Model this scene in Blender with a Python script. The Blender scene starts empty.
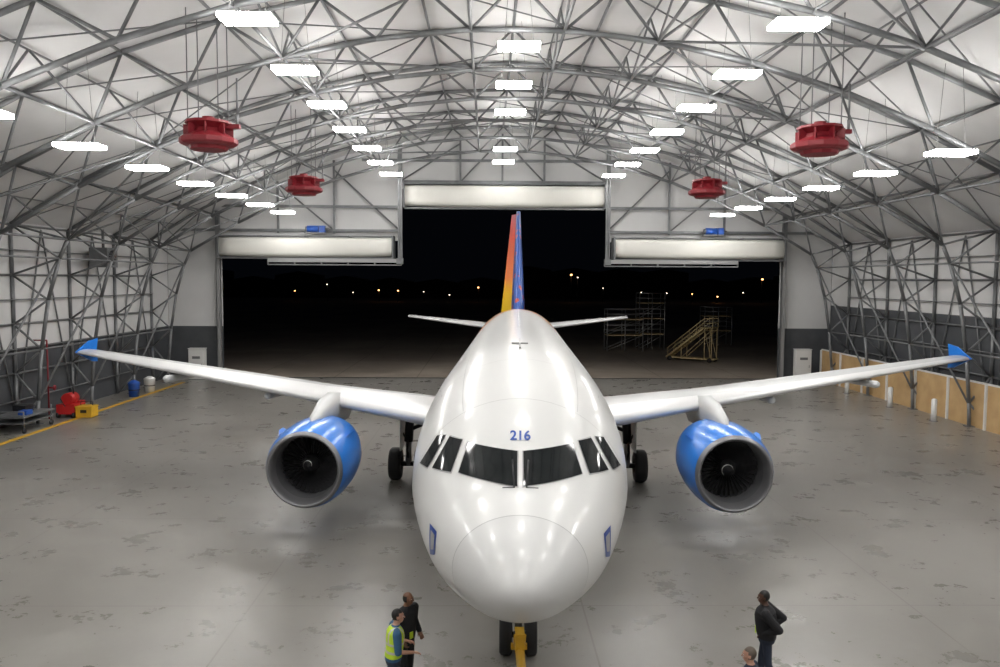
import bpy, math, random, bmesh
import numpy as np
from mathutils import Vector, Matrix
random.seed(4)
sc = bpy.context.scene
COL = sc.collection
try:
    sc.view_settings.view_transform = 'Standard'
    sc.view_settings.look = 'None'
except Exception as e:
    print(e)

# ------------------------------------------------------------ materials
def new_mat(name, color, rough=0.5, metal=0.0, coat=0.0, var=None, vscale=3.0, bump=0.0, bscale=20.0, emit=None, spec=None, crough=0.12):
    m = bpy.data.materials.new(name); m.use_nodes = True
    nt = m.node_tree; b = nt.nodes['Principled BSDF']
    b.inputs['Base Color'].default_value = (*color, 1)
    b.inputs['Roughness'].default_value = rough
    b.inputs['Metallic'].default_value = metal
    b.inputs['Coat Weight'].default_value = coat
    b.inputs['Coat Roughness'].default_value = crough
    if spec is not None: b.inputs['Specular IOR Level'].default_value = spec
    if emit:
        b.inputs['Emission Color'].default_value = (*emit[0], 1)
        b.inputs['Emission Strength'].default_value = emit[1]
    if var is not None or bump:
        tc = nt.nodes.new('ShaderNodeTexCoord')
    if var is not None:
        n = nt.nodes.new('ShaderNodeTexNoise'); n.inputs['Scale'].default_value = vscale
        n.inputs['Detail'].default_value = 6
        nt.links.new(tc.outputs['Object'], n.inputs['Vector'])
        r = nt.nodes.new('ShaderNodeValToRGB')
        r.color_ramp.elements[0].position = 0.3; r.color_ramp.elements[1].position = 0.7
        r.color_ramp.elements[0].color = (*color, 1); r.color_ramp.elements[1].color = (*var, 1)
        nt.links.new(n.outputs['Fac'], r.inputs['Fac'])
        nt.links.new(r.outputs['Color'], b.inputs['Base Color'])
    if bump:
        n2 = nt.nodes.new('ShaderNodeTexNoise'); n2.inputs['Scale'].default_value = bscale
        nt.links.new(tc.outputs['Object'], n2.inputs['Vector'])
        bp = nt.nodes.new('ShaderNodeBump'); bp.inputs['Strength'].default_value = bump
        nt.links.new(n2.outputs['Fac'], bp.inputs['Height'])
        nt.links.new(bp.outputs['Normal'], b.inputs['Normal'])
    return m

M = {}
M['steel'] = new_mat('galvanised_steel', (0.14,0.145,0.15), 0.45, 0.3, var=(0.21,0.215,0.22), vscale=2)
M['wire'] = new_mat('suspension_wire', (0.12,0.12,0.12), 0.5, 0.3)
M['steel_l'] = new_mat('light_steel', (0.34,0.34,0.34), 0.45, 0.5)
M['fabric'] = new_mat('white_fabric', (0.57,0.57,0.565), 0.75, var=(0.66,0.66,0.655), vscale=0.3)
M['darkpanel'] = new_mat('dark_grey_panel', (0.055,0.059,0.065), 0.6, var=(0.075,0.08,0.087), vscale=1.0)
M['plywood'] = new_mat('plywood', (0.42,0.27,0.12), 0.6, var=(0.55,0.37,0.18), vscale=1.2)
M['white'] = new_mat('aircraft_white', (0.66,0.66,0.65), 0.34, 0.0, coat=0.4, crough=0.12)
M['radome'] = new_mat('radome_white', (0.61,0.61,0.605), 0.36, 0.0, coat=0.35, crough=0.13)
M['wingg'] = new_mat('wing_grey', (0.57,0.58,0.58), 0.4, 0.0, coat=0.15, var=(0.50,0.51,0.51), vscale=0.8)
M['slat'] = new_mat('slat_metal', (0.70,0.70,0.70), 0.38, 0.35)
M['blue'] = new_mat('nacelle_blue', (0.02,0.20,0.70), 0.3, 0.0, coat=0.5)
M['dblue'] = new_mat('deep_blue', (0.01,0.06,0.32), 0.3, coat=0.4)
M['glass'] = new_mat('cockpit_glass', (0.008,0.010,0.011), 0.08, 0.0, spec=0.35)
M['frame'] = new_mat('window_frame', (0.38,0.38,0.38), 0.4, 0.3)
M['seam'] = new_mat('panel_seam', (0.42,0.42,0.415), 0.5)
M['lip'] = new_mat('inlet_lip_metal', (0.24,0.24,0.25), 0.42, 0.6)
M['liner'] = new_mat('inlet_liner', (0.14,0.14,0.15), 0.45, 0.2)
M['dark'] = new_mat('dark_metal', (0.03,0.03,0.033), 0.45, 0.5)
M['blade'] = new_mat('fan_blade', (0.15,0.15,0.16), 0.35, 0.8)
M['rubber'] = new_mat('tyre_rubber', (0.012,0.012,0.013), 0.7)
M['red'] = new_mat('red_paint', (0.20,0.008,0.015), 0.5)
M['redb'] = new_mat('bright_red_paint', (0.5,0.02,0.02), 0.4)
M['yellow'] = new_mat('yellow_paint', (0.70,0.41,0.02), 0.5, var=(0.62,0.35,0.03), vscale=4)
M['tan'] = new_mat('stair_tan', (0.60,0.47,0.25), 0.5)
M['door'] = new_mat('door_curtain_white', (0.76,0.75,0.70), 0.6, var=(0.70,0.69,0.64), vscale=0.5)
M['cab'] = new_mat('cabinet_white', (0.68,0.68,0.66), 0.4)
M['bluep'] = new_mat('motor_blue', (0.02,0.09,0.4), 0.4)
M['black'] = new_mat('black_plastic', (0.01,0.01,0.01), 0.5)
M['lamp'] = new_mat('lamp_diffuser', (1,1,1), 0.5, emit=((1.0,0.98,0.95), 42.0))
M['lamptop'] = new_mat('lamp_top_glow', (0.8,0.8,0.8), 0.5, emit=((1.0,0.98,0.95), 9.0))  # upward glow added to the downlights to brighten the roof fabric
M['skin1'] = new_mat('skin_brown', (0.20,0.095,0.055), 0.5)
M['skin2'] = new_mat('skin_light', (0.50,0.27,0.19), 0.5)
M['skin3'] = new_mat('skin_dark', (0.09,0.042,0.026), 0.5)
M['hairb'] = new_mat('hair_black', (0.008,0.007,0.006), 0.6, bump=0.4, bscale=180)
M['hairg'] = new_mat('hair_greybrown', (0.11,0.085,0.065), 0.6, bump=0.4, bscale=180)
M['hivis'] = new_mat('hivis_lime', (0.55,0.75,0.03), 0.6, bump=0.3, bscale=25)
M['shirtblue'] = new_mat('shirt_blue', (0.03,0.10,0.20), 0.8, bump=0.4, bscale=22)
M['cloth'] = new_mat('black_cloth', (0.010,0.010,0.012), 0.85, bump=0.5, bscale=20)
M['navy'] = new_mat('navy_cloth', (0.02,0.028,0.05), 0.85, bump=0.5, bscale=20)
M['shoe'] = new_mat('shoe_leather', (0.02,0.015,0.012), 0.5)
M['reflect'] = new_mat('reflective_tape', (0.6,0.6,0.6), 0.3, 0.3)
M['eye'] = new_mat('eye_white', (0.7,0.7,0.68), 0.3)
M['lips'] = new_mat('lips', (0.28,0.09,0.07), 0.5)

# ------------------------------------------------------------ mesh builder
class MB:
    def __init__(s): s.v=[]; s.f=[]; s.m=[]; s.sm=[]
    def add(s, verts, faces, mi=0, smooth=False):
        o=len(s.v); s.v.extend([tuple(v) for v in verts])
        for f in faces:
            s.f.append(tuple(i+o for i in f)); s.m.append(mi); s.sm.append(smooth)
    def cyl(s, p, q, r, r2=None, n=6, mi=0, smooth=True, cap=True):
        p=Vector(p); q=Vector(q); d=q-p
        if d.length<1e-6: return
        if r2 is None: r2=r
        d.normalize(); a=d.orthogonal().normalized(); b=d.cross(a)
        vs=[]
        for c,rr in ((p,r),(q,r2)):
            for i in range(n):
                t=2*math.pi*i/n; vs.append(c+(a*math.cos(t)+b*math.sin(t))*rr)
        fs=[(i,(i+1)%n,n+(i+1)%n,n+i) for i in range(n)]
        s.add(vs,fs,mi,smooth)
        if cap:
            o=len(s.v)-2*n
            s.f.append(tuple(o+i for i in reversed(range(n)))); s.m.append(mi); s.sm.append(False)
            s.f.append(tuple(o+n+i for i in range(n))); s.m.append(mi); s.sm.append(False)
    def box(s, c, d, mi=0, rz=0.0, mat=None):
        c=Vector(c); hx,hy,hz=d[0]/2,d[1]/2,d[2]/2
        R = mat if mat is not None else Matrix.Rotation(rz,3,'Z')
        vs=[c+R@Vector((x,y,z)) for x in(-hx,hx) for y in(-hy,hy) for z in(-hz,hz)]
        s.add(vs,[(0,1,3,2),(4,6,7,5),(0,4,5,1),(2,3,7,6),(0,2,6,4),(1,5,7,3)],mi)
    def rings(s, rs, mi=0, smooth=True, closed=True, cap=True, mif=None):
        n=len(rs[0]); o=len(s.v)
        for r in rs: s.v.extend([tuple(v) for v in r])
        for k in range(len(rs)-1):
            for i in range(n if closed else n-1):
                j=(i+1)%n
                s.f.append((o+k*n+i,o+k*n+j,o+(k+1)*n+j,o+(k+1)*n+i))
                s.m.append(mif(k,i) if mif else mi); s.sm.append(smooth)
        if cap:
            s.f.append(tuple(o+i for i in reversed(range(n)))); s.m.append(mif(0,0) if mif else mi); s.sm.append(False)
            e=o+(len(rs)-1)*n
            s.f.append(tuple(e+i for i in range(n))); s.m.append(mif(len(rs)-2,0) if mif else mi); s.sm.append(False)
    def lathe(s, c, axis, prof, n=32, mi=0, mif=None, cap=False, smooth=True):
        c=Vector(c); d=Vector(axis).normalized(); a=d.orthogonal().normalized(); b=d.cross(a)
        rs=[[c+d*t+(a*math.cos(2*math.pi*i/n)+b*math.sin(2*math.pi*i/n))*r for i in range(n)] for t,r in prof]
        s.rings(rs,mi,smooth,True,cap,mif)
    def ell(s, c, r, nu=14, nv=10, mi=0):
        c=Vector(c); rs=[]
        for k in range(nv+1):
            ph=-math.pi/2+math.pi*k/nv; cr=max(math.cos(ph),0.02)
            rs.append([c+Vector((r[0]*cr*math.cos(2*math.pi*i/nu),r[1]*cr*math.sin(2*math.pi*i/nu),r[2]*math.sin(ph))) for i in range(nu)])
        s.rings(rs,mi)
    def capsule(s,p,q,r0,r1,n=12,mi=0):
        p=Vector(p);q=Vector(q);d=(q-p); d.normalize(); a=d.orthogonal().normalized(); b=d.cross(a)
        rs=[]
        def ring(c,r): rs.append([c+(a*math.cos(2*math.pi*i/n)+b*math.sin(2*math.pi*i/n))*r for i in range(n)])
        for k in range(5):
            t=math.pi/2*(1-k/4); ring(p-d*r0*math.sin(t), r0*max(math.cos(t),0.03))
        for k in range(5):
            t=math.pi/2*k/4; ring(q+d*r1*math.sin(t), r1*max(math.cos(t),0.03))
        s.rings(rs,mi)
    def obj(s,name,mats,parent=None,loc=None):
        me=bpy.data.meshes.new(name); me.from_pydata(s.v,[],s.f)
        me.polygons.foreach_set('material_index',s.m); me.polygons.foreach_set('use_smooth',s.sm)
        for m in mats: me.materials.append(M[m] if isinstance(m,str) else m)
        me.update()
        o=bpy.data.objects.new(name,me); COL.objects.link(o)
        if parent: o.parent=parent
        if loc: o.location=loc
        return o
def empty(name,loc=(0,0,0),rz=0.0):
    o=bpy.data.objects.new(name,None); COL.objects.link(o); o.location=loc; o.rotation_euler=(0,0,rz); return o

# ------------------------------------------------------------ hangar shell
XC=1.0; HW=24.0; Y0=-4.0; Y1=58.0
def oz(o): return 17.5-0.0135*o*o
def floor_mat(name, c1, c2, rough, joint, jx, jy, stain=0.0):
    m=bpy.data.materials.new(name); m.use_nodes=True; nt=m.node_tree; b=nt.nodes['Principled BSDF']
    L=nt.links.new
    tc=nt.nodes.new('ShaderNodeTexCoord')
    n=nt.nodes.new('ShaderNodeTexNoise'); n.inputs['Scale'].default_value=0.11; n.inputs['Detail'].default_value=8; n.inputs['Roughness'].default_value=0.55; n.inputs['Distortion'].default_value=0.5
    L(tc.outputs['Object'],n.inputs['Vector'])
    r=nt.nodes.new('ShaderNodeValToRGB'); r.color_ramp.elements[0].position=0.36; r.color_ramp.elements[1].position=0.64
    r.color_ramp.elements[0].color=(*c1,1); r.color_ramp.elements[1].color=(*c2,1)
    L(n.outputs['Fac'],r.inputs['Fac'])
    n3=nt.nodes.new('ShaderNodeTexNoise'); n3.inputs['Scale'].default_value=0.8; n3.inputs['Detail'].default_value=12; n3.inputs['Roughness'].default_value=0.72
    L(tc.outputs['Object'],n3.inputs['Vector'])
    r3=nt.nodes.new('ShaderNodeValToRGB'); r3.color_ramp.elements[0].position=0.3; r3.color_ramp.elements[1].position=0.7
    r3.color_ramp.elements[0].color=(0.85,0.845,0.835,1); r3.color_ramp.elements[1].color=(1.10,1.10,1.10,1)
    L(n3.outputs['Fac'],r3.inputs['Fac'])
    mx=nt.nodes.new('ShaderNodeMix'); mx.data_type='RGBA'; mx.blend_type='MULTIPLY'; mx.inputs['Factor'].default_value=1
    L(r.outputs['Color'],mx.inputs[6]); L(r3.outputs['Color'],mx.inputs[7])
    sep=nt.nodes.new('ShaderNodeSeparateXYZ'); L(tc.outputs['Object'],sep.inputs[0])
    outs=[]
    for ax,sp,off in (('X',jx,5.2),('Y',jy,2.0)):
        a=nt.nodes.new('ShaderNodeMath'); a.operation='ADD'; a.inputs[1].default_value=off+1000*sp; L(sep.outputs[ax],a.inputs[0])
        mo=nt.nodes.new('ShaderNodeMath'); mo.operation='MODULO'; mo.inputs[1].default_value=sp; L(a.outputs[0],mo.inputs[0])
        lt=nt.nodes.new('ShaderNodeMath'); lt.operation='LESS_THAN'; lt.inputs[1].default_value=joint; L(mo.outputs[0],lt.inputs[0]); outs.append(lt)
    mxx=nt.nodes.new('ShaderNodeMath'); mxx.operation='MAXIMUM'; L(outs[0].outputs[0],mxx.inputs[0]); L(outs[1].outputs[0],mxx.inputs[1])
    sc1=nt.nodes.new('ShaderNodeMath'); sc1.operation='MULTIPLY'; sc1.inputs[1].default_value=0.5; L(mxx.outputs[0],sc1.inputs[0])
    m2=nt.nodes.new('ShaderNodeMix'); m2.data_type='RGBA'; L(sc1.outputs[0],m2.inputs['Factor']); L(mx.outputs[2],m2.inputs[6]); m2.inputs[7].default_value=(0.08,0.07,0.06,1)
    src=m2.outputs[2]
    if stain:
        n4=nt.nodes.new('ShaderNodeTexNoise'); n4.inputs['Scale'].default_value=0.16; n4.inputs['Detail'].default_value=8; n4.inputs['Roughness'].default_value=0.55; n4.inputs['Distortion'].default_value=0.6
        mp=nt.nodes.new('ShaderNodeMapping'); mp.inputs['Location'].default_value=(13,7,0); mp.inputs['Scale'].default_value=(1.0,0.6,1)
        L(tc.outputs['Object'],mp.inputs[0]); L(mp.outputs[0],n4.inputs['Vector'])
        r4=nt.nodes.new('ShaderNodeMapRange'); r4.inputs[1].default_value=0.45; r4.inputs[2].default_value=0.75; r4.inputs[3].default_value=0; r4.inputs[4].default_value=stain
        L(n4.outputs['Fac'],r4.inputs[0])
        m4=nt.nodes.new('ShaderNodeMix'); m4.data_type='RGBA'; L(r4.outputs[0],m4.inputs['Factor']); L(src,m4.inputs[6]); m4.inputs[7].default_value=(0.11,0.098,0.084,1); src=m4.outputs[2]
    L(src,b.inputs['Base Color'])
    rr=nt.nodes.new('ShaderNodeMapRange'); rr.inputs[1].default_value=0.35; rr.inputs[2].default_value=0.65; rr.inputs[3].default_value=rough-0.04; rr.inputs[4].default_value=rough+0.07
    L(n3.outputs['Fac'],rr.inputs[0]); L(rr.outputs[0],b.inputs['Roughness'])
    return m
fm=floor_mat('polished_concrete',(0.195,0.186,0.170),(0.265,0.255,0.236),0.29,0.04,7.3,6.4,0.45)
fb=MB(); fb.add([(XC-HW-.2,Y0-.2,0),(XC+HW+.2,Y0-.2,0),(XC+HW+.2,Y1,0),(XC-HW-.2,Y1,0)],[(0,1,2,3)]); fb.obj('floor',[fm])
am=floor_mat('apron_concrete',(0.24,0.20,0.165),(0.34,0.29,0.24),0.75,0.08,6.0,6.0)
ab=MB(); ab.add([(-260,Y1,0.0),(260,Y1,0.0),(260,420,0.0),(-260,420,0.0)],[(0,1,2,3)]); ab.obj('ground_apron',[am])
tb=MB(); tb.box((XC,Y1-0.15,0.008),(40.4,0.3,0.012)); tb.obj('trim_threshold',['dark'])
yl=MB(); yl.box((-20.9,26,0.006),(0.30,58,0.006)); yl.obj('floor_line_marking',['yellow'])

cb=MB(); NS=40
prof=[(XC-HW+2*HW*i/NS, oz(-HW+2*HW*i/NS)+0.12) for i in range(NS+1)]
vs=[];fs=[]
for y in (Y0,Y1+0.3):
    vs+= [(x,y,z) for x,z in prof]
for i in range(NS): fs.append((i,i+1,NS+1+i+1,NS+1+i))
cb.add(vs,fs,0,True); cb.obj('ceiling',['fabric'])
zE=oz(24)+0.12
for nm,x,hd in (('wall_left',XC-HW-0.1,3.7),('wall_right',XC+HW+0.1,5.4)):
    w=MB()
    w.box((x,(Y0+Y1)/2,hd/2),(0.16,Y1-Y0,hd),1)
    w.box((x,(Y0+Y1)/2,(hd+zE)/2),(0.16,Y1-Y0,zE-hd),0)
    w.obj(nm,['fabric','darkpanel'])
def gable(name,y,holes):
    w=MB()
    xs=sorted(set([XC-HW+i*1.0 for i in range(49)]+[h[0] for h in holes]+[h[1] for h in holes]))
    for a,b in zip(xs[:-1],xs[1:]):
        mid=(a+b)/2; z0=0
        for h in holes:
            if h[0]<mid<h[1]: z0=h[2]
        za=oz(a-XC)+.12; zb=oz(b-XC)+.12
        if z0==0:
            w.add([(a,y,0),(b,y,0),(b,y,3.7),(a,y,3.7)],[(0,1,2,3)],1)
            z0=3.7
        w.add([(a,y,z0),(b,y,z0),(b,y,zb),(a,y,za)],[(0,1,2,3)],0)
    return w.obj(name,['fabric','darkpanel'])
gable('wall_back',Y1,[(-19.1,-6.2,9.9),(-6.2,8.5,13.6),(8.5,21.2,9.9)])
gable('wall_front',Y0,[])

# ------------------------------------------------------------ steel structure
T=MB()
NP=14; pw_=48.0/NP
outer=[(-24,0),(-24,2.5),(-24,4.9),(-24,7.3)]
arch=[(-24+pw_*i,oz(-24+pw_*i)) for i in range(NP+1)]
outer+=arch+[(24,7.3),(24,4.9),(24,2.5),(24,0)]
innL=[(22.95,1.2),(22.7,3.7),(22.3,6.1),(21.7,8.1)]
inner=[(-a,b) for a,b in innL]
for i in range(NP):
    o=-24+pw_*(i+.5)
    inner.append((o*0.955,oz(o)-1.6-0.2*(abs(o)/24)))
inner+=[(a,b) for a,b in reversed(innL)]
NI=len(inner)
AY=[1.9+5.3*j for j in range(11)]
def P(p,y): return (XC+p[0]*0.997,y,p[1]-0.02)
a0=4; a1=4+NP-1
for y in AY:
    for a,b in zip(outer[:-1],outer[1:]): T.cyl(P(a,y),P(b,y),0.095)
    for a,b in zip(inner[:-1],inner[1:]): T.cyl(P(a,y),P(b,y),0.095)
    T.cyl(P((-23.0,0),y),P(inner[0],y),0.095); T.cyl(P((23.0,0),y),P(inner[-1],y),0.095)
    for k in range(NI):
        T.cyl(P(outer[k],y),P(inner[k],y),0.055); T.cyl(P(inner[k],y),P(outer[k+1],y),0.055)
    for sx in(-1,1): T.box((XC+sx*23.0,y,0.02),(0.5,0.4,0.04))
for j in range(len(AY)-1):
    ya,yb=AY[j],AY[j+1]; ym=(ya+yb)/2
    for k,o in enumerate(outer):
        if o[1]<0.1: continue
        T.cyl(P(o,ya),P(o,yb),0.06,n=5)
    for k in range(a0,a1+1):
        om=((outer[k][0]+outer[k+1][0])/2,oz((outer[k][0]+outer[k+1][0])/2))
        if (k-a0)%2==0 or k==a0+7:
            T.cyl(P(inner[k],ya),P(inner[k],yb),0.06,n=6)
            T.cyl(P(om,ya),P(om,yb),0.04,n=4)
            T.cyl(P(inner[k],ya),P(om,ym),0.045,n=5); T.cyl(P(om,ym),P(inner[k],yb),0.045,n=5)
    for k in range(a0,a1+1,2):
        T.cyl(P(outer[k],ya),P(outer[k+2],yb),0.03,n=4)
        if j%3==0: T.cyl(P(outer[k+2],ya),P(outer[k],yb),0.03,n=4)
    for k in range(a0,a1-1,4):
        T.cyl(P(inner[k],ya if j%2 else yb),P(inner[k+2],yb if j%2 else ya),0.045,n=5)
    for sx in(-1,1):
        T.cyl(P((sx*22.9,1.2),ya),P((sx*21.8,8.0),yb),0.055)
        T.cyl(P((sx*24,0.2),ya),P((sx*24,9.6),ym),0.045); T.cyl(P((sx*24,9.6),ym),P((sx*24,0.2),yb),0.045)
        for xx,zz in innL[1::2]:
            T.cyl(P((sx*xx,zz),ya),P((sx*xx,zz),yb),0.05,n=5)
        for zz in (1.2,3.7,6.1,8.5):
            T.cyl(P((sx*23.9,zz),ya),P((sx*23.9,zz),yb),0.04,n=4)
T.obj('roof_truss_framework',['steel'])
G=MB(); yg=Y1-0.25
for x in (-19.3,-6.3,8.6,21.4):
    o=x-XC; top=oz(o)
    z0=0 if abs(o)>15 else 8.6
    G.box((x,yg,(top+z0)/2),(0.28,0.3,top-z0))
for x in (-15,-11,-2,1,4,13,17):
    z0=13.8 if -6<x<8 else 10.4
    G.box((x,yg,(z0+oz(x-XC))/2),(0.14,0.14,oz(x-XC)-z0))
for z,a,b in ((14.1,-6.3,8.5),(10.6,-22,-6.3),(10.6,8.5,24),(12.3,-19,-6.3),(12.3,8.5,21),(15.6,-9,11)):
    G.box(((a+b)/2,yg,z),(b-a,0.16,0.18))
for a,b in (((-6.3,10.6),(-11,14.9)),((8.5,10.6),(13,15.0)),((-11,10.6),(-15,13.9)),((13,10.6),(17,13.9)),((-6.3,14.1),(-2,16.8)),((8.5,14.1),(4,16.8)),((-2,14.1),(1,17.2)),((4,14.1),(1,17.2))):
    G.cyl((a[0],yg,a[1]),(b[0],yg,b[1]),0.06)
G.obj('gable_frame',['steel'])
J=MB()
for x in (-19.2,21.35): J.box((x,Y1-0.5,4.75),(0.22,0.2,9.5))
J.obj('trim_jambs',['steel_l'])

def curtain(name,x0,x1,zb,zt,yc):
    c=MB(); h=(zt-zb); cz=(zt+zb)/2
    prof=[]
    n=20
    for i in range(n):
        t=2*math.pi*i/n; cy=math.copysign(abs(math.cos(t))**0.6,math.cos(t))*0.55; zz=math.copysign(abs(math.sin(t))**0.6,math.sin(t))*h/2
        prof.append((cy,zz))
    rs=[]
    N=14
    for k in range(N+1):
        x=x0+(x1-x0)*k/N; sag=-0.10*math.sin(math.pi*k/N)
        rs.append([(x,yc+p[0],cz+p[1]+(sag if p[1]<0 else 0)) for p in prof])
    c.rings(rs,0)
    c.box(((x0+x1)/2,yc,zb-0.14),(x1-x0,0.35,0.14),1)
    for x in (x0,x1): c.box((x,yc,cz),(0.12,1.2,h+0.25),1)
    for k in range(1,4):
        c.box((x0+(x1-x0)*k/4,yc,zt+0.06),(0.1,1.1,0.12),1)
    c.box(((x0+x1)/2,yc,zt+.08),(x1-x0,0.9,0.06),1)
    return c.obj(name,['door','steel'])
curtain('door_1',-18.9,-6.7,8.75,10.05,Y1-1.0)
curtain('door_2',-5.9,8.2,12.3,13.75,Y1-1.0)
curtain('door_3',8.9,21.0,8.75,10.05,Y1-1.0)
B=MB()
for a,b in ((-15.2,-6.0),(8.1,17.4)):
    B.box(((a+b)/2,Y1-2.3,8.42),(b-a,0.16,0.26),1); B.box(((a+b)/2,Y1-2.3,8.12),(b-a,0.12,0.08))
    for k in range(6): B.box((a+(b-a)*k/5,Y1-2.3,8.28),(0.08,0.08,0.34))
for x in (-6.1,8.3):
    B.box((x-.1,Y1-2.2,11.3),(0.08,0.25,5.8)); B.box((x+.12,Y1-2.2,11.3),(0.08,0.25,5.8)); B.box((x,Y1-2.3,8.4),(0.45,0.4,0.4))
    for k in range(9): B.box((x,Y1-2.2,8.7+.62*k),(0.2,0.06,0.06))
B.obj('curtain_guide_beams',['steel','steel_l'])
for x in (-12.2,16.0):
    m=MB(); y=Y1-1.0; z=10.65
    m.box((x,y,z-.28),(1.5,0.5,0.08),1); m.cyl((x-0.55,y,z),(x+0.25,y,z),0.24,n=16); m.cyl((x-0.68,y,z),(x-0.55,y,z),0.18,n=16,mi=1)
    m.box((x+0.5,y,z),(0.4,0.42,0.46)); m.cyl((x+0.7,y,z),(x+0.95,y,z),0.07,n=8,mi=1)
    m.obj('shutter_motor',['bluep','steel'])

# ------------------------------------------------------------ lamps
LB=MB()
rows=[(0,14.95),(-7.45,14.1),(7.35,14.1),(-14.65,11.55),(14.7,11.55)]
for o,z in rows:
    for k in range(-4,7):  # negative rows are out of view, added for nose reflections and front floor brightness
        y=22+5.3*k
        if o==0 and k==4: continue
        x=XC+o
        LB.add([(x-.68,y-.38,z-.05),(x+.68,y-.38,z-.05),(x+.68,y+.38,z-.05),(x-.68,y+.38,z-.05)],[(0,3,2,1)],0)
        LB.add([(x-.64,y-.34,z+.05),(x+.64,y-.34,z+.05),(x+.64,y+.34,z+.05),(x-.64,y+.34,z+.05)],[(0,1,2,3)],1)
        for yy in(-.39,.39): LB.box((x,y+yy,z),(1.38,0.02,0.12),0)
        for xx in(-.69,.69): LB.box((x+xx,y,z),(0.02,0.80,0.12),0)
        for xx in (-.5,.5): LB.cyl((x+xx,y,z+.04),(x+xx*.6,y,oz(o)-0.05),0.008,n=3,mi=2)
LB.obj('hangar_lights',['lamp','lamptop','wire'])

# ------------------------------------------------------------ red foam generators
for x,y in ((-9.4,27.4),(-9.55,42.0),(11.25,27.4),(11.4,42.0)):
    g=MB(); z=11.95
    g.lathe((x,y,z),(0,0,1),[(0.46,0.02),(0.46,0.74),(0.38,0.76),(0.34,0.68),(0.22,0.50),(0.08,0.58),(-0.06,0.86),(-0.12,0.95),(-0.26,0.95),(-0.32,0.88),(-0.36,0.74),(-0.34,0.02)],n=12,smooth=False)
    g.lathe((x,y,z-0.34),(0,0,1),[(0,0.66),(-0.14,0.6),(-0.14,0.02)],n=12,mi=0,smooth=False)
    for k in range(8):
        t=k*math.pi/4+.2; g.box((x+.66*math.cos(t),y+.66*math.sin(t),z+.14),(0.28,0.04,0.40),0,rz=t)
    g.box((x+0.80,y,z+0.30),(0.5,0.2,0.14),0); g.cyl((x+0.97,y,z+0.3),(x+0.97,y,z+0.7),0.05,mi=1)
    g.cyl((x,y,z+.46),(x,y,z+.62),0.2,n=12,mi=0)
    for a,b in ((.5,.5),(-.5,.5),(.5,-.5),(-.5,-.5)):
        g.cyl((x+a,y+b,z+.4),(x+a,y+b,oz(x-XC)-0.05),0.02,n=4,mi=1)
    g.cyl((x+0.97,y,z+.7),(x+0.97,y,z+1.9),0.035,mi=1)
    g.obj('foam_generator',['red','steel'])

# ------------------------------------------------------------ airliner
YAW=math.radians(2.05)
PL=empty('passenger_airliner',(0.43,9.9,0),-YAW)
tab=[(0,3.14,3.14,0.0),(0.2,3.46,2.83,.41),(0.5,3.67,2.62,.65),(0.9,3.85,2.44,.875),(1.3,3.99,2.30,1.06),(1.8,4.15,2.16,1.28),(2.3,4.45,2.03,1.47),(2.8,4.78,1.94,1.63),(3.3,5.06,1.87,1.76),(4,5.36,1.80,1.90),(5,5.65,1.76,1.97),(6,5.80,1.75,1.985),(8,5.88,1.74,1.985),(16,5.88,1.74,1.975),(24,5.88,1.78,1.975),(27,5.82,2.1,1.9),(30,5.64,2.75,1.62),(33,5.36,3.5,1.15),(35.5,5.08,4.15,.68),(37.4,4.8,4.5,.22)]
U=np.array([math.sqrt(t[0]) for t in tab])
def pchip(xs,ys):
    h=np.diff(xs); d=np.diff(ys)/h; n=len(xs); m=np.zeros(n)
    for i in range(1,n-1):
        if d[i-1]*d[i]>0:
            w1=2*h[i]+h[i-1]; w2=h[i]+2*h[i-1]; m[i]=(w1+w2)/(w1/d[i-1]+w2/d[i])
    m[0]=d[0]; m[-1]=d[-1]
    def f(x):
        i=min(max(np.searchsorted(xs,x)-1,0),n-2); t=(x-xs[i])/h[i]
        return (2*t**3-3*t*t+1)*ys[i]+(t**3-2*t*t+t)*h[i]*m[i]+(-2*t**3+3*t*t)*ys[i+1]+(t**3-t*t)*h[i]*m[i+1]
    return f
fT=pchip(U,np.array([t[1] for t in tab])); fB=pchip(U,np.array([t[2] for t in tab])); fW=pchip(U,np.array([t[3] for t in tab]))
def sec(y):
    u=math.sqrt(max(y,0)); return float(fT(u)),float(fB(u)),float(fW(u))
def Fv(x,y,z):
    t,b,w=sec(y); c=(t+b)/2; h=max((t-b)/2,1e-4); w=max(w,1e-4)
    return (x/w)**2+((z-c)/h)**2-1
def proj(x,z,off=0.01):
    lo,hi=0.001,12
    for _ in range(40):
        mid=(lo+hi)/2
        if Fv(x,mid,z)<=0: hi=mid
        else: lo=mid
    y=hi; e=0.01
    n=Vector((Fv(x+e,y,z)-Fv(x-e,y,z),Fv(x,y+e,z)-Fv(x,y-e,z),Fv(x,y,z+e)-Fv(x,y,z-e)))
    n.normalize()
    return Vector((x,y,z))+n*off
def ring(y,off=0.0,n=64):
    t,b,w=sec(y); c=(t+b)/2; h=(t-b)/2
    return [((w+off)*math.cos(2*math.pi*i/n),y,c+(h+off)*math.sin(2*math.pi*i/n)) for i in range(n)]
RY=1.06
fu=MB(); ys=[(0.0004+ (3.6*(k/50.0))**2/ (3.6)) for k in range(51)]
ys=[y for y in ys if y<3.6 and abs(y-RY)>.04]+[RY]+[3.6+0.3*k for k in range(14)]+[8+1.0*k for k in range(17)]+[24.5+0.5*k for k in range(26)]+[37.4]
ys.sort()
fu.rings([ring(y) for y in ys],mif=lambda k,i: 1 if ys[k]<RY-.001 else 0)
fp=bpy.data.materials.new('fuselage_livery'); fp.use_nodes=True; nt=fp.node_tree; b=nt.nodes['Principled BSDF']; Lk=nt.links.new
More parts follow.
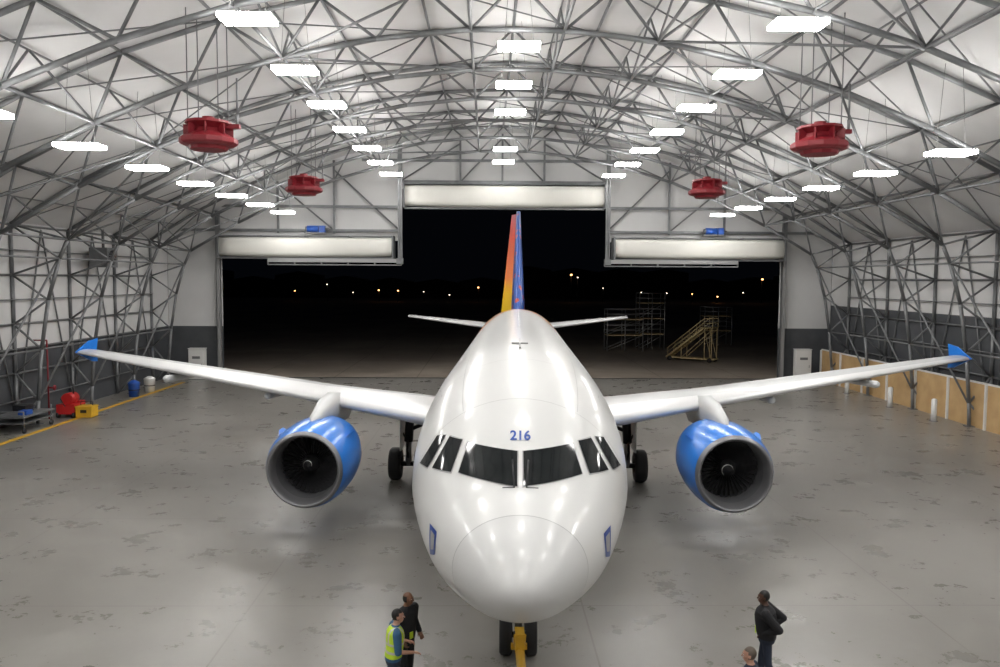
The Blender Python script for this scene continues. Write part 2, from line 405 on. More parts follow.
tc=nt.nodes.new('ShaderNodeTexCoord'); sp=nt.nodes.new('ShaderNodeSeparateXYZ'); Lk(tc.outputs['Object'],sp.inputs[0])
ml=nt.nodes.new('ShaderNodeMath'); ml.operation='MULTIPLY_ADD'; ml.inputs[1].default_value=-9.0; ml.inputs[2].default_value=9.0*4.75-14.5; Lk(sp.outputs['Z'],ml.inputs[0])
ad=nt.nodes.new('ShaderNodeMath'); ad.operation='ADD'; Lk(ml.outputs[0],ad.inputs[0]); Lk(sp.outputs['Y'],ad.inputs[1])
sb=nt.nodes.new('ShaderNodeMath'); sb.operation='SUBTRACT'; sb.inputs[1].default_value=14.0; Lk(sp.outputs['Y'],sb.inputs[0])
mn=nt.nodes.new('ShaderNodeMath'); mn.operation='MINIMUM'; Lk(ad.outputs[0],mn.inputs[0]); Lk(sb.outputs[0],mn.inputs[1])
dv=nt.nodes.new('ShaderNodeMath'); dv.operation='DIVIDE'; dv.inputs[1].default_value=18; Lk(mn.outputs[0],dv.inputs[0])
rp=nt.nodes.new('ShaderNodeValToRGB'); rp.color_ramp.interpolation='CONSTANT'
W_=(0.66,0.66,0.65,1)
e=rp.color_ramp.elements; e[0].position=0; e[0].color=W_; e[1].position=0.02; e[1].color=(0.66,0.22,0.13,1)
for p_,c_ in ((0.09,W_),(0.14,(0.75,0.34,0.06,1)),(0.34,(0.62,0.10,0.03,1)),(0.66,(0.02,0.10,0.42,1))):
    q=e.new(p_); q.color=c_
Lk(dv.outputs[0],rp.inputs['Fac']); Lk(rp.outputs['Color'],b.inputs['Base Color'])
b.inputs['Roughness'].default_value=0.34; b.inputs['Coat Weight'].default_value=0.4; b.inputs['Coat Roughness'].default_value=0.12
fo=fu.obj('fuselage',[fp,'radome'],PL)
sm=MB()
def seamring(y,wd=0.012,off=0.003,mi=0):
    sm.rings([ring(y-wd/2,off),ring(y+wd/2,off)],mi,True,True,False)
seamring(RY,0.014,.003,1)
for y in (3.55,5.2,9.0,13.0,20.5,25.0): seamring(y,0.010)
def seamline(y0,y1,th):
    a=[];bb=[]
    N=int((y1-y0)/0.3)+2
    for k in range(N):
        y=y0+(y1-y0)*k/(N-1); t,b_,w=sec(y); c=(t+b_)/2; h=(t-b_)/2
        for dt,L in ((-0.003,a),(0.003,bb)): L.append(((w+.004)*math.cos(th+dt),y,c+(h+.004)*math.sin(th+dt)))
    sm.rings([a,bb],0,False,False,False)
for th in (math.radians(58),math.radians(122)): seamline(3.6,28,th)
sm.obj('panel_seams',['seam','frame'],PL)
def patch(mb,q,off,mi=0,nu=10,nv=8,grow=0.0,mir=False):
    q=[Vector(p) for p in q]; c=sum(q,Vector((0,0)))/4
    if grow: q=[p+(p-c).normalized()*grow for p in q]
    vs=[]
    for j in range(nv+1):
        v=j/nv
        for i in range(nu+1):
            u=i/nu
            p=(q[0]*(1-u)+q[1]*u)*(1-v)+(q[3]*(1-u)+q[2]*u)*v
            w=proj(p[0],p[1],off)
            vs.append((-w[0] if mir else w[0],w[1],w[2]))
    fs=[]
    for j in range(nv):
        for i in range(nu):
            a=j*(nu+1)+i; f=(a,a+1,a+nu+2,a+nu+1); fs.append(f[::-1] if not mir else f)
    mb.add(vs,fs,mi,True)
wins=[[(0.045,4.52),(0.83,4.575),(0.955,4.19),(0.045,4.13)],
      [(0.935,4.59),(1.16,4.59),(1.42,4.13),(1.08,4.17)],
      [(1.235,4.59),(1.40,4.54),(1.69,4.07),(1.510,4.10)]]
cw=MB()
for wq in wins:
    for mir in (False,True):
        patch(cw,wq,0.006,1,grow=0.020,mir=mir); patch(cw,wq,0.014,0,mir=mir)
cw.obj('cockpit_windows',['glass','frame'],PL)
ex=MB()
for mir in (False,True):
    patch(ex,[(1.24,3.42),(1.38,3.45),(1.37,2.98),(1.27,3.08)],0.008,0,5,5,mir=mir)
    patch(ex,[(1.27,3.36),(1.35,3.38),(1.345,3.10),(1.285,3.15)],0.012,1,4,4,mir=mir)
ex.obj('probe_panels',['dblue','frame'],PL)
wp=MB()
for sx in(-1,1):
    a=proj(0.09,4.11,0.03); b2=proj(0.12,4.40,0.04)
    wp.cyl((sx*a[0],a[1],a[2]),(sx*b2[0],b2[1],b2[2]),0.012,n=5)
    c2=proj(0.26,4.10,0.03); wp.cyl((sx*a[0],a[1],a[2]),(sx*c2[0],c2[1],c2[2]),0.008,n=5)
wp.obj('windscreen_wipers',['dark'],PL)
cu=bpy.data.curves.new('num','FONT'); cu.body='216'; cu.size=0.19; cu.align_x='CENTER'; cu.offset=0.005
to=bpy.data.objects.new('num_tmp',cu); COL.objects.link(to)
dg=bpy.context.evaluated_depsgraph_get(); tm=bpy.data.meshes.new_from_object(to.evaluated_get(dg))
bm=bmesh.new(); bm.from_mesh(tm); bmesh.ops.triangulate(bm,faces=bm.faces)
for v in bm.verts:
    w=proj(v.co.x*1.15,4.655+v.co.y*0.85,0.012); v.co=w
me=bpy.data.meshes.new('fleet_number'); bm.to_mesh(me); bm.free(); me.materials.append(M['dblue'])
bpy.data.objects.remove(to); o=bpy.data.objects.new('fleet_number',me); COL.objects.link(o); o.parent=PL
cwn=MB()
def sidept(y,z,off,sx):
    t,b_,w=sec(y); c=(t+b_)/2; h=(t-b_)/2; x=w*math.sqrt(max(0,1-((z-c)/h)**2))
    return (sx*(x+off),y,z)
def sidequad(mb,y0,y1,z0,z1,off,mi,nz=4):
    for sx in(-1,1):
        for k in range(nz):
            za=z0+(z1-z0)*k/nz; zb=z0+(z1-z0)*(k+1)/nz
            f=[sidept(y0,za,off,sx),sidept(y1,za,off,sx),sidept(y1,zb,off,sx),sidept(y0,zb,off,sx)]
            mb.add(f,[(0,1,2,3) if sx>0 else (3,2,1,0)],mi)
y=6.8
while y<29:
    sidequad(cwn,y,y+0.24,4.15,4.50,0.006,0,2); y+=0.533
for y0,y1 in ((4.9,5.75),(30.2,30.95)):
    for a in (y0,y1): sidequad(cwn,a-.012,a+.012,3.3,5.0,0.006,1,8)
    for z in (3.3,5.0): sidequad(cwn,y0,y1,z-.012,z+.012,0.006,1,1)
sidequad(cwn,9.0,9.6,4.85,5.12,0.010,2,2)
cwn.obj('cabin_windows',['glass','seam','blue'],PL)
an=MB()
for yy in (17.0,12.0):
    tz=sec(yy)[0]
    an.add([(-.015,yy-.2,tz-.02),(.015,yy-.2,tz-.02),(.015,yy+.2,tz-.02),(-.015,yy+.2,tz-.02),(-.01,yy,tz+.3),(.01,yy,tz+.3),(.01,yy+.2,tz+.3),(-.01,yy+.2,tz+.3)],[(0,1,5,4),(1,2,6,5),(2,3,7,6),(3,0,4,7),(4,5,6,7)],0)
tz=sec(6.8)[0]
an.box((0,6.8,tz+.015),(0.34,0.07,0.03),1); an.box((0,6.8,tz+.015),(0.035,1.5,0.04),1,mat=Matrix.Rotation(math.radians(2.5),3,'X'))
an.obj('dorsal_antennas',['cab','frame'],PL)

def af(n=12,t=0.12,camber=0.015):
    cs=[(1-math.cos(math.pi*i/n))/2 for i in range(n+1)]
    yt=lambda c:5*t*(0.2969*math.sqrt(c)-0.126*c-0.3516*c*c+0.2843*c**3-0.1015*c**4)
    up=[(c,camber*4*c*(1-c)+yt(c)) for c in reversed(cs)]
    lo=[(c,camber*4*c*(1-c)-yt(c)) for c in cs[1:-1]]
    return up+lo
def wing(mb,st,sx,mif):
    rs=[]
    for (x,yl,z,ch,t,inc) in st:
        a=math.radians(inc); r=[]
        for c,h in af(12,t):
            yy=c*ch; zz=h*ch
            r.append((sx*x,yl+yy*math.cos(a)+zz*math.sin(a),z-yy*math.sin(a)+zz*math.cos(a)))
        rs.append(r if sx>0 else r[::-1])
    mb.rings(rs,mif=mif)
def wst():
    out=[]
    key=[(1.6,12.7,2.98,6.5,.135,3.5),(6.4,15.15,3.36,4.1,.115,2.2),(17.05,20.55,4.27,1.5,.10,0.8)]
    for k in range(2):
        a,b_=key[k],key[k+1]; N=4 if k==0 else 9
        for i in range(N+(k==1)):
            t=i/N; out.append(tuple(p+(q-p)*t for p,q in zip(a,b_)))
    return out
for sx,nm in((-1,'wing_starboard'),(1,'wing_port')):
    w=MB(); wing(w,wst(),sx,lambda k,i: 1 if (9<=i<=15) else 0); w.obj(nm,['wingg','slat'],PL)
    f=MB(); x=sx*17.1; pts=[(20.5,4.28),(21.5,4.66),(22.15,4.72),(22.05,4.25),(22.1,3.78),(21.7,3.82)]
    n=len(pts); vs=[(x-.02,p[0],p[1]) for p in pts]+[(x+.03,p[0],p[1]) for p in pts]
    f.add(vs,[tuple(range(n)),tuple(reversed(range(n,2*n)))]+[(i,n+i,n+(i+1)%n,(i+1)%n) for i in range(n)],0)
    f.obj('wingtip_fence',['blue'],PL)
    ft=MB()
    for xf,yf,zf in ((3.9,18.8,2.7),(8.4,18.6,3.32),(12.4,19.9,3.7)):
        ft.capsule((sx*xf,yf-2.0,zf-.08),(sx*xf,yf+0.2,zf-.22),0.13,0.10); ft.capsule((sx*xf,yf,zf-.2),(sx*xf,yf+1.0,zf-.1),0.11,0.03)
    ft.obj('flap_track_fairings',['wingg'],PL)
    s=MB(); st=[(0.35+(5.9)*i/6,32.4+(3.2)*i/6,4.48+0.56*i/6,3.7-2.4*i/6,.09,0) for i in range(7)]
    wing(s,st,sx,lambda k,i:0); s.obj('tailplane',['wingg'],PL)
bf=MB(); rs=[]
for k in range(17):
    t=k/16; y=10.8+t*10.5; s_=math.sin(math.pi*t)**0.45 if 0<t<1 else 0.02
    rs.append([((2.12*s_)*math.cos(2*math.pi*i/32),y,2.65+(1.12*s_)*math.sin(2*math.pi*i/32)) for i in range(32)])
bf.rings(rs); bf.obj('belly_fairing',['white'],PL)
def grad(name,axis,lo,hi,stops,noise=0):
    m=bpy.data.materials.new(name); m.use_nodes=True; nt=m.node_tree; b=nt.nodes['Principled BSDF']
    tc=nt.nodes.new('ShaderNodeTexCoord'); sp=nt.nodes.new('ShaderNodeSeparateXYZ'); nt.links.new(tc.outputs['Object'],sp.inputs[0])
    mr=nt.nodes.new('ShaderNodeMapRange'); mr.inputs[1].default_value=lo; mr.inputs[2].default_value=hi; nt.links.new(sp.outputs[axis],mr.inputs[0])
    src=mr.outputs[0]
    if noise:
        v=nt.nodes.new('ShaderNodeTexVoronoi'); v.inputs['Scale'].default_value=noise; nt.links.new(tc.outputs['Object'],v.inputs['Vector']); src=v.outputs['Distance']
    r=nt.nodes.new('ShaderNodeValToRGB'); nt.links.new(src,r.inputs['Fac'])
    r.color_ramp.elements[0].position=stops[0][0]; r.color_ramp.elements[0].color=(*stops[0][1],1)
    r.color_ramp.elements[1].position=stops[-1][0]; r.color_ramp.elements[1].color=(*stops[-1][1],1)
    for p,c in stops[1:-1]: e=r.color_ramp.elements.new(p); e.color=(*c,1)
    nt.links.new(r.outputs['Color'],b.inputs['Base Color']); b.inputs['Roughness'].default_value=0.35; b.inputs['Coat Weight'].default_value=0.3
    return m
finm=grad('fin_livery','Z',5,11,[(0.0,(0.50,0.06,0.03)),(0.20,(0.50,0.06,0.03)),(0.28,(0.012,0.08,0.36)),(1.0,(0.010,0.07,0.34))],noise=1.8)
rudm=grad('rudder_livery','Z',5.4,10.8,[(0.0,(0.85,0.55,0.02)),(0.2,(0.85,0.50,0.02)),(0.35,(0.85,0.20,0.02)),(0.75,(0.72,0.08,0.02)),(1.0,(0.40,0.05,0.08))])
fi=MB(); rs=[]
N=8
for k in range(N+1):
    t=k/N; z=5.0+5.9*t; yl=28.9+5.3*t; yh=33.4+2.1*t; ch=(yh-yl)/0.68
    r=[]
    for c,h in af(12,.115,0):
        if c<=0.70: r.append((h*ch,yl+c*ch,z))
    rs.append(r)
fi.rings(rs); fi.obj('vertical_fin',[finm],PL)
ru=MB(); da=math.radians(27); rs=[]
for k in range(N+1):
    t=k/N; z=5.25+5.6*t; yh=33.55+2.0*t; rc=2.05-1.25*t; th=0.17-0.10*t
    pts=[(0,th),(0.25*rc,th*0.85),(rc,0.015),(rc,-0.015),(0.25*rc,-th*0.85),(0,-th)]
    rs.append([(-s_*math.sin(da)+n_*math.cos(da), yh+s_*math.cos(da)+n_*math.sin(da), z) for s_,n_ in pts])
ru.rings(rs,smooth=False); ru.obj('rudder',[rudm],PL)

EX,EY,EZ=5.83,11.35,1.98
def engine(sx,nm):
    E=empty(nm); E.parent=PL
    ox,oy,ozz=sx*EX,EY,EZ
    n=MB()
    pr=[(1.15,.86),(0.7,.85),(0.4,.86),(0.2,.885),(0.08,.92),(0.02,.952),(0,.975),(0.02,1.0),(0.07,1.03),(0.14,1.06),(0.18,1.075),(0.5,1.15),(1.0,1.19),(1.7,1.19),(2.4,1.13),(3.0,1.0),(3.35,.91),(3.3,.86),(2.6,.86)]
    n.lathe((ox,oy,ozz),(0,1,0),pr,n=56,mif=lambda k,i: 2 if k<2 else (0 if k<9 else (1 if k<16 else 2)))
    n.obj('nacelle_cowl',['lip','blue','liner'],E)
    c=MB(); c.lathe((ox,oy,ozz),(0,1,0),[(2.6,.66),(3.4,.64),(4.1,.46),(4.3,.42),(4.25,.38),(4.2,.28),(4.7,.12),(4.9,.02)],n=36); c.lathe((ox,oy,ozz),(0,1,0),[(2.62,.88),(2.62,.3)],n=36,mi=0)
    c.obj('core_exhaust',['dark'],E)
    f=MB(); f.lathe((ox,oy,ozz),(0,1,0),[(1.12,.87),(1.12,.1)],n=36,mi=0)
    for k in range(36):
        t=2*math.pi*k/36
        def pt(r,dy,dt): return (ox+r*math.cos(t+dt),oy+dy,ozz+r*math.sin(t+dt))
        vs=[];nn=5
        for q in range(nn+1):
            r=0.24+0.605*q/nn
            vs+= [pt(r,0.84+.03*(q/nn),-0.055), pt(r,1.02-.06*q/nn,0.07)]
        f.add(vs,[(2*q,2*q+1,2*q+3,2*q+2) for q in range(nn)],1)
    f.lathe((ox,oy,ozz),(0,1,0),[(0.50,.01),(0.54,.05),(0.7,.16),(0.85,.24),(1.0,.26)],n=28,mi=2)
    vs=[]
    for q in range(14):
        s_=0.57+0.2*q/13; r=0.07+(0.2-0.07)*q/13; t=q*0.32
        vs+=[(ox+(r+.006)*math.cos(t),oy+s_-0.02,ozz+(r+.006)*math.sin(t)),(ox+(r+.02)*math.cos(t),oy+s_+0.01,ozz+(r+.02)*math.sin(t))]
    f.add(vs,[(2*q,2*q+1,2*q+3,2*q+2) for q in range(13)],3)
    f.obj('fan',['black','blade','dark','cab'],E)
    p=MB(); rs=[]
    for yy,zb,zt,w in ((12.3,3.05,3.17,.04),(12.8,2.95,3.32,.17),(13.7,2.85,3.55,.24),(14.9,2.7,3.62,.25),(16.4,2.55,3.4,.2),(18.2,2.9,3.2,.06)):
        rs.append([(ox+w*a,yy,zb+(zt-zb)*b_) for a,b_ in ((-1,0),(1,0),(1,.75),(.6,1),(-.6,1),(-1,.75))])
    p.rings(rs); p.obj('pylon',['wingg'],E)
    l=MB()
    for s2 in (-1,1):
        th=math.radians(90-52*s2)
        a=[(ox+r*math.cos(th),oy+yy,ozz+r*math.sin(th)) for r,yy in ((1.18,0.9),(1.18,1.9),(1.36,1.85),(1.36,1.45))]
        l.add(a,[(0,1,2,3)],1)
    l.obj('strakes',['cab','blue'],E)
engine(-1,'engine_starboard'); engine(1,'engine_port')
def cowl_text(sx):
    cu=bpy.data.curves.new('t','FONT'); cu.body='air travel'; cu.size=0.36; cu.align_x='CENTER'
    to=bpy.data.objects.new('tt',cu); COL.objects.link(to)
    dg=bpy.context.evaluated_depsgraph_get(); tm=bpy.data.meshes.new_from_object(to.evaluated_get(dg))
    bm=bmesh.new(); bm.from_mesh(tm); bmesh.ops.triangulate(bm,faces=bm.faces); bmesh.ops.subdivide_edges(bm,edges=bm.edges,cuts=1)
    for v in bm.verts:
        s_=1.35+sx*v.co.x*0.9; r=1.205
        th=(math.pi/2 - sx*0.85) + sx*(v.co.y-0.1)/1.2
        v.co=Vector((sx*EX+r*math.cos(th),EY+s_,EZ+r*math.sin(th)))
    me=bpy.data.meshes.new('cowl_lettering'); bm.to_mesh(me); bm.free(); me.materials.append(M['cab'])
    bpy.data.objects.remove(to); o=bpy.data.objects.new('cowl_lettering',me); COL.objects.link(o); o.parent=PL
for sx in(-1,1): cowl_text(sx)

def wheel(mb,c,r,w):
    mb.lathe(c,(1,0,0),[(-w/2,r*0.5),(-w/2,r*0.86),(-w*0.36,r*0.97),(-w*0.15,r),(w*0.15,r),(w*0.36,r*0.97),(w/2,r*0.86),(w/2,r*0.5)],n=28,mi=0)
    mb.lathe(c,(1,0,0),[(-w/2+.01,r*0.5),(-w*0.3,r*0.42),(-w*0.3,r*0.2),(-w*0.52,r*0.14),(-w*0.52,0.01)],n=20,mi=1)
    mb.lathe(c,(1,0,0),[(w/2-.01,r*0.5),(w*0.3,r*0.42),(w*0.3,r*0.2),(w*0.52,r*0.14),(w*0.52,0.01)],n=20,mi=1)
for sx in(-1,1):
    g=MB(); y=18.3; x=sx*3.9
    wheel(g,(x-.46,y,.585),.585,.42); wheel(g,(x+.46,y,.585),.585,.42)
    g.cyl((x-.46,y,.585),(x+.46,y,.585),0.09,n=10,mi=1); g.cyl((x,y,.55),(x,y,1.6),0.11,n=12,mi=2); g.cyl((x,y,1.4),(x-sx*.1,y,3.0),0.16,n=12,mi=1)
    g.cyl((x,y,1.8),(x-sx*1.7,y,2.5),0.07,n=8,mi=1); g.cyl((x,y-.05,.8),(x,y-.4,1.15),0.04,mi=1); g.cyl((x,y-.4,1.15),(x,y-.1,1.5),0.04,mi=1)
    g.box((x+sx*.22,y,2.0),(0.05,1.0,1.7),3); g.cyl((x,y,1.2),(x+sx*.2,y,1.7),0.03,mi=1)
    g.obj('main_landing_gear',['rubber','dark','steel_l','cab'],PL)
g=MB(); y=5.05
wheel(g,(-.24,y,.38),.38,.24); wheel(g,(.24,y,.38),.38,.24)
g.cyl((-.22,y,.38),(.22,y,.38),0.06,n=10,mi=1); g.cyl((0,y,.38),(0,y,1.2),.07,n=12,mi=2); g.cyl((0,y,1.1),(0,y+.1,2.1),.11,n=12,mi=1)
g.cyl((0,y-.02,1.0),(0,y+1.0,1.95),.05,n=8,mi=1)
for sx in (-1,1): g.box((sx*.3,y+.3,1.65),(0.04,1.5,.5),3); g.cyl((sx*.1,y-.12,1.15),(sx*.1,y-.2,1.15),0.07,n=12,mi=2)
g.obj('nose_landing_gear',['rubber','dark','steel_l','cab'],PL)

tw=MB(); cx=0.43+5.0*math.sin(YAW)
tw.cyl((cx,14.5,.42),(cx+0.02,9.6,.42),0.085,n=12)
tw.cyl((cx-.08,14.45,.40),(cx-.08,14.1,.75),0.035,n=8); tw.cyl((cx+.08,14.45,.40),(cx+.08,14.1,.75),0.035,n=8)
tw.box((cx,14.25,.60),(.17,.34,.34)); tw.cyl((cx-.11,14.25,.72),(cx+.11,14.25,.72),.05,n=12,mi=1); tw.box((cx,14.50,.36),(.30,.08,.10))
tw.cyl((cx-.12,13.4,.42),(cx-.12,12.0,.42),0.03,n=8,mi=1); tw.cyl((cx+.12,13.4,.42),(cx+.12,12.0,.42),0.03,n=8,mi=1)
tw.cyl((cx-.45,11.5,.2),(cx+.45,11.5,.2),.04,n=8,mi=1)
for sx in(-1,1): tw.lathe((cx+sx*.42-.05,11.5,.2),(1,0,0),[(0,.02),(0,.17),(.02,.2),(.08,.2),(.1,.17),(.1,.02)],n=20,mi=1)
tw.cyl((cx,11.5,.2),(cx,11.5,.42),.05,n=8)
tw.obj('towbar',['yellow','dark'])

# ------------------------------------------------------------ side equipment
def cabinet(x,y,w,h):
    c=MB(); c.box((x,y,h/2+.05),(w,.5,h)); c.box((x,y,.025),(w+.05,.55,.05),1); c.box((x,y-.265,h/2+.1),(w-.12,.03,h-.25)); c.box((x+w*.35,y-.29,h/2),(.03,.03,.2),1); c.box((x,y,h+.1),(w+.06,.56,.05),0)
    c.box((x,y-.285,h*.75),(w*.5,.01,.18),1)
    return c.obj('electrical_cabinet',['cab','steel'])
cabinet(-20.5,56.6,1.1,2.1); cabinet(22.5,56.6,1.1,2.2)
pw=MB()
for k in range(11):
    y=22+3.2*k
    pw.box((24.15,y+1.6,1.1),(.05,3.14,2.2))
pw.box((24.15,39.6,2.24),(.12,35.2,.08),1)
for k in range(12): pw.box((24.08,22+3.2*k,1.1),(.1,.12,2.2),1)
pw.obj('plywood_hoarding',['plywood','cab'])
for y in (45,40.5,50.5):
    po=MB()
    po.cyl((23.0,y,0),(23.0,y,1.1),.14,n=12); po.lathe((23.0,y,1.1),(0,0,1),[(0,.14),(.04,.12),(.07,.06),(.08,.01)],n=12); po.lathe((23.0,y,0),(0,0,1),[(0,.22),(.03,.22),(.03,.14)],n=12,mi=1)
    po.obj('bollard',['cab','steel'])
c=MB(); x,y=-21.9,37.8
c.box((x,y,.75),(1.5,2.6,.07)); c.box((x,y,.45),(1.4,2.4,.05))
for a in(-.65,.65):
    for b_ in(-1.15,1.15):
        c.cyl((x+a,y+b_,.2),(x+a,y+b_,1.0),.03); c.lathe((x+a-.04,y+b_,.13),(1,0,0),[(0,.02),(0,.13),(.08,.13),(.08,.02)],n=14,mi=1)
c.cyl((x-.65,y-1.15,1.0),(x+.65,y-1.15,1.0),.03); c.box((x-.2,y+.3,.95),(.6,.7,.32),1); c.box((x+.35,y-.5,.88),(.4,.5,.2),2)
c.obj('tool_cart',['steel','dark','bluep'])
c=MB(); x,y=-21.5,41.2
c.box((x,y,.45),(.9,1.0,.5)); c.cyl((x,y-.3,.95),(x,y+.4,.95),.3,n=18); c.box((x+.1,y+.6,.4),(.5,.5,.7))
for a in(-.4,.4):
    for b_ in(-.4,.5): c.lathe((x+a-.05,y+b_,.16),(1,0,0),[(0,.02),(0,.16),(.1,.16),(.1,.02)],n=14,mi=1)
c.cyl((x,y-.5,.6),(x+.1,y-1.1,1.1),.025,mi=1); c.cyl((x+.2,y,1.2),(x+.2,y,1.7),.03,mi=1)
c.obj('air_compressor',['redb','dark'])
c=MB(); x,y=-20.6,41.1
c.box((x,y,.28),(.8,.7,.5)); c.box((x,y,.56),(.84,.74,.08),0); c.box((x,y-.37,.35),(.3,.03,.15),1); c.cyl((x-.3,y,.62),(x-.3,y,.8),.02,mi=1);c.cyl((x+.3,y,.62),(x+.3,y,.8),.02,mi=1);c.cyl((x-.3,y,.8),(x+.3,y,.8),.02,mi=1)
c.obj('spill_kit_box',['yellow','dark'])
for (x,y,mt) in ((-21.3,48.2,'bluep'),(-21.2,50.2,'cab')):
    c=MB(); c.lathe((x,y,0),(0,0,1),[(0.02,.02),(0.02,.28),(.8,.34),(.84,.36),(.9,.3),(1.0,.12),(1.02,.02)],n=18); c.lathe((x,y,.4),(0,0,1),[(0,.32),(.03,.33),(.06,.32)],n=18,mi=1); c.obj('waste_bin',[mt,'dark'])
c=MB(); x=-22.2
c.cyl((x,40.5,0),(x,40.5,4.0),.04,n=8); c.cyl((x,40.5,4.0),(x-.7,40.5,4.0),.04,n=8); c.cyl((x,40.5,1.6),(x+.3,40.5,1.6),.04,n=8); c.lathe((x+.3,40.5,1.6),(1,0,0),[(0,.02),(0,.14),(.04,.14),(.04,.02)],n=12)
c.obj('fire_water_pipe',['red'])
c=MB(); x,y=-22.0,46.3
c.box((x,y,8.3),(1.0,1.3,1.1)); c.lathe((x+.51,y,8.3),(1,0,0),[(0,.42),(.03,.42),(.03,.36),(.01,.05),(.01,.01)],n=20,mi=1); c.cyl((x,y,8.85),(x,y,9.9),.08,n=8)
for k in range(5): c.box((x+.53,y,8.0+.14*k),(.03,.95,.04),0)
c.obj('unit_heater',['steel','dark'])

# ------------------------------------------------------------ outside
def stairs(x,y,rz,s):
    S=MB(); n=15; run=.28; rise=.235; w=1.5
    for k in range(n):
        S.box((k*run,0,.5+k*rise),(.3,w,.07)); S.box((k*run-.13,0,.5+k*rise-.11),(.03,w,.2),0)
    L=n*run; H=.5+(n-1)*rise
    for sy in(-w/2,w/2):
        S.cyl((-.2,sy,.35),(L,sy,H),.11,n=6)
        S.cyl((-.1,sy,1.35),(L,sy,H+1.0),.045); S.cyl((L,sy,H+1.0),(L+1.0,sy,H+1.0),.045); S.cyl((L,sy,H+.5),(L+1.0,sy,H+.5),.03)
        S.cyl((-.1,sy,.9),(L,sy,H+.5),.03)
        for k in range(0,n+1,3): S.cyl((k*run,sy,.5+k*rise),(k*run,sy,1.45+k*rise),.03)
        S.cyl((L+1.0,sy,H),(L+1.0,sy,H+1.0),.035)
        for xx in(1.6,L+.1,L+.9):
            zt=H if xx>L else .5+xx/run*rise
            S.cyl((xx,sy,.3),(xx,sy,zt),.05)
        S.cyl((1.6,sy,.4),(L+.9,sy,H-.2),.035); S.cyl((L+.9,sy,.4),(L,sy,H),.035)
        for xx in(.2,L+.7): S.lathe((xx,sy-.06,.25),(0,1,0),[(0,.02),(0,.25),(.12,.25),(.12,.02)],n=16,mi=1)
    S.box((L+.5,0,H),(1.1,w,.06)); S.box((L/2+.5,0,.35),(L+1.3,w-.1,.12))
    o=S.obj('mobile_stairs',['tan','rubber']); o.location=(x,y,0); o.rotation_euler=(0,0,rz); o.scale=(s,s,s); return o
stairs(16.6,72.0,math.radians(-38),0.80)
D=MB()
for (x0,y0,lv,w) in ((12.0,80,2,3.6),(15.6,82,3,2.6),(24,88,2,3.0)):
    for l in range(lv):
        z=1.6*(l+1); D.box((x0+w/2,y0+1,z),(w,2.0,.08),1)
        for yy in (y0,y0+2):
            D.cyl((x0,yy,z+1),(x0+w,yy,z+1),.04); D.cyl((x0,yy,z-1.5),(x0+w,yy,z),.035); D.cyl((x0,yy,z+.5),(x0+w,yy,z+.5),.035)
    for a in (0,.5,1):
        for yy in(y0,y0+2): D.cyl((x0+w*a,yy,0),(x0+w*a,yy,1.6*lv+1),.05)
D.obj('maintenance_scaffold',['steel_l','tan'])
M['amber']=new_mat('amber_lamp',(1,0.6,0.3),0.5,emit=((1.0,0.45,0.15),8.0)); M['wlamp']=new_mat('white_lamp',(1,1,1),0.5,emit=((1.0,0.8,0.6),5.0))
dl=MB()
for px,z,mi,r in ((-34,3.5,0,.26),(-28,3.4,0,.26),(-3,4.5,0,.26),(26,8.6,0,.34),(28,7.8,1,.22),(86,7.5,0,.34),(72,2.0,0,.26),(-12,2.2,1,.2),(-60,3.2,0,.2),(48,3.2,1,.2),(56,3.0,1,.2),(-50,5.2,1,.18),(10,2.6,0,.18),(64,2.8,0,.2),(-20,3.1,1,.16),(-42,2.8,1,.16),(36,4.5,1,.16),(80,3.3,1,.18)):
    dl.ell((px,250,max(z,1.0)),(r,r,r*.7),8,6,mi); dl.cyl((px,250.6,0),(px,250.6,max(z,1.0)),.12,mi=2); dl.cyl((px,250.6,max(z,1.)),(px,250,max(z,1.)+r*.6),.08,mi=2)
dl.obj('distant_street_lights',['amber','wlamp','dark'])
tl=MB()
for k in range(30):
    x=-240+k*17; h=random.uniform(5,11); tl.box((x,300,h/2),(17.2,6,h)); tl.add([(x-8.6,297,h),(x+8.6,297,h),(x,297,h+1.5),(x-8.6,303,h),(x+8.6,303,h),(x,303,h+1.5)],[(0,1,2),(3,5,4),(0,2,5,3),(1,4,5,2)])
tl.obj('distant_buildings',['black'])

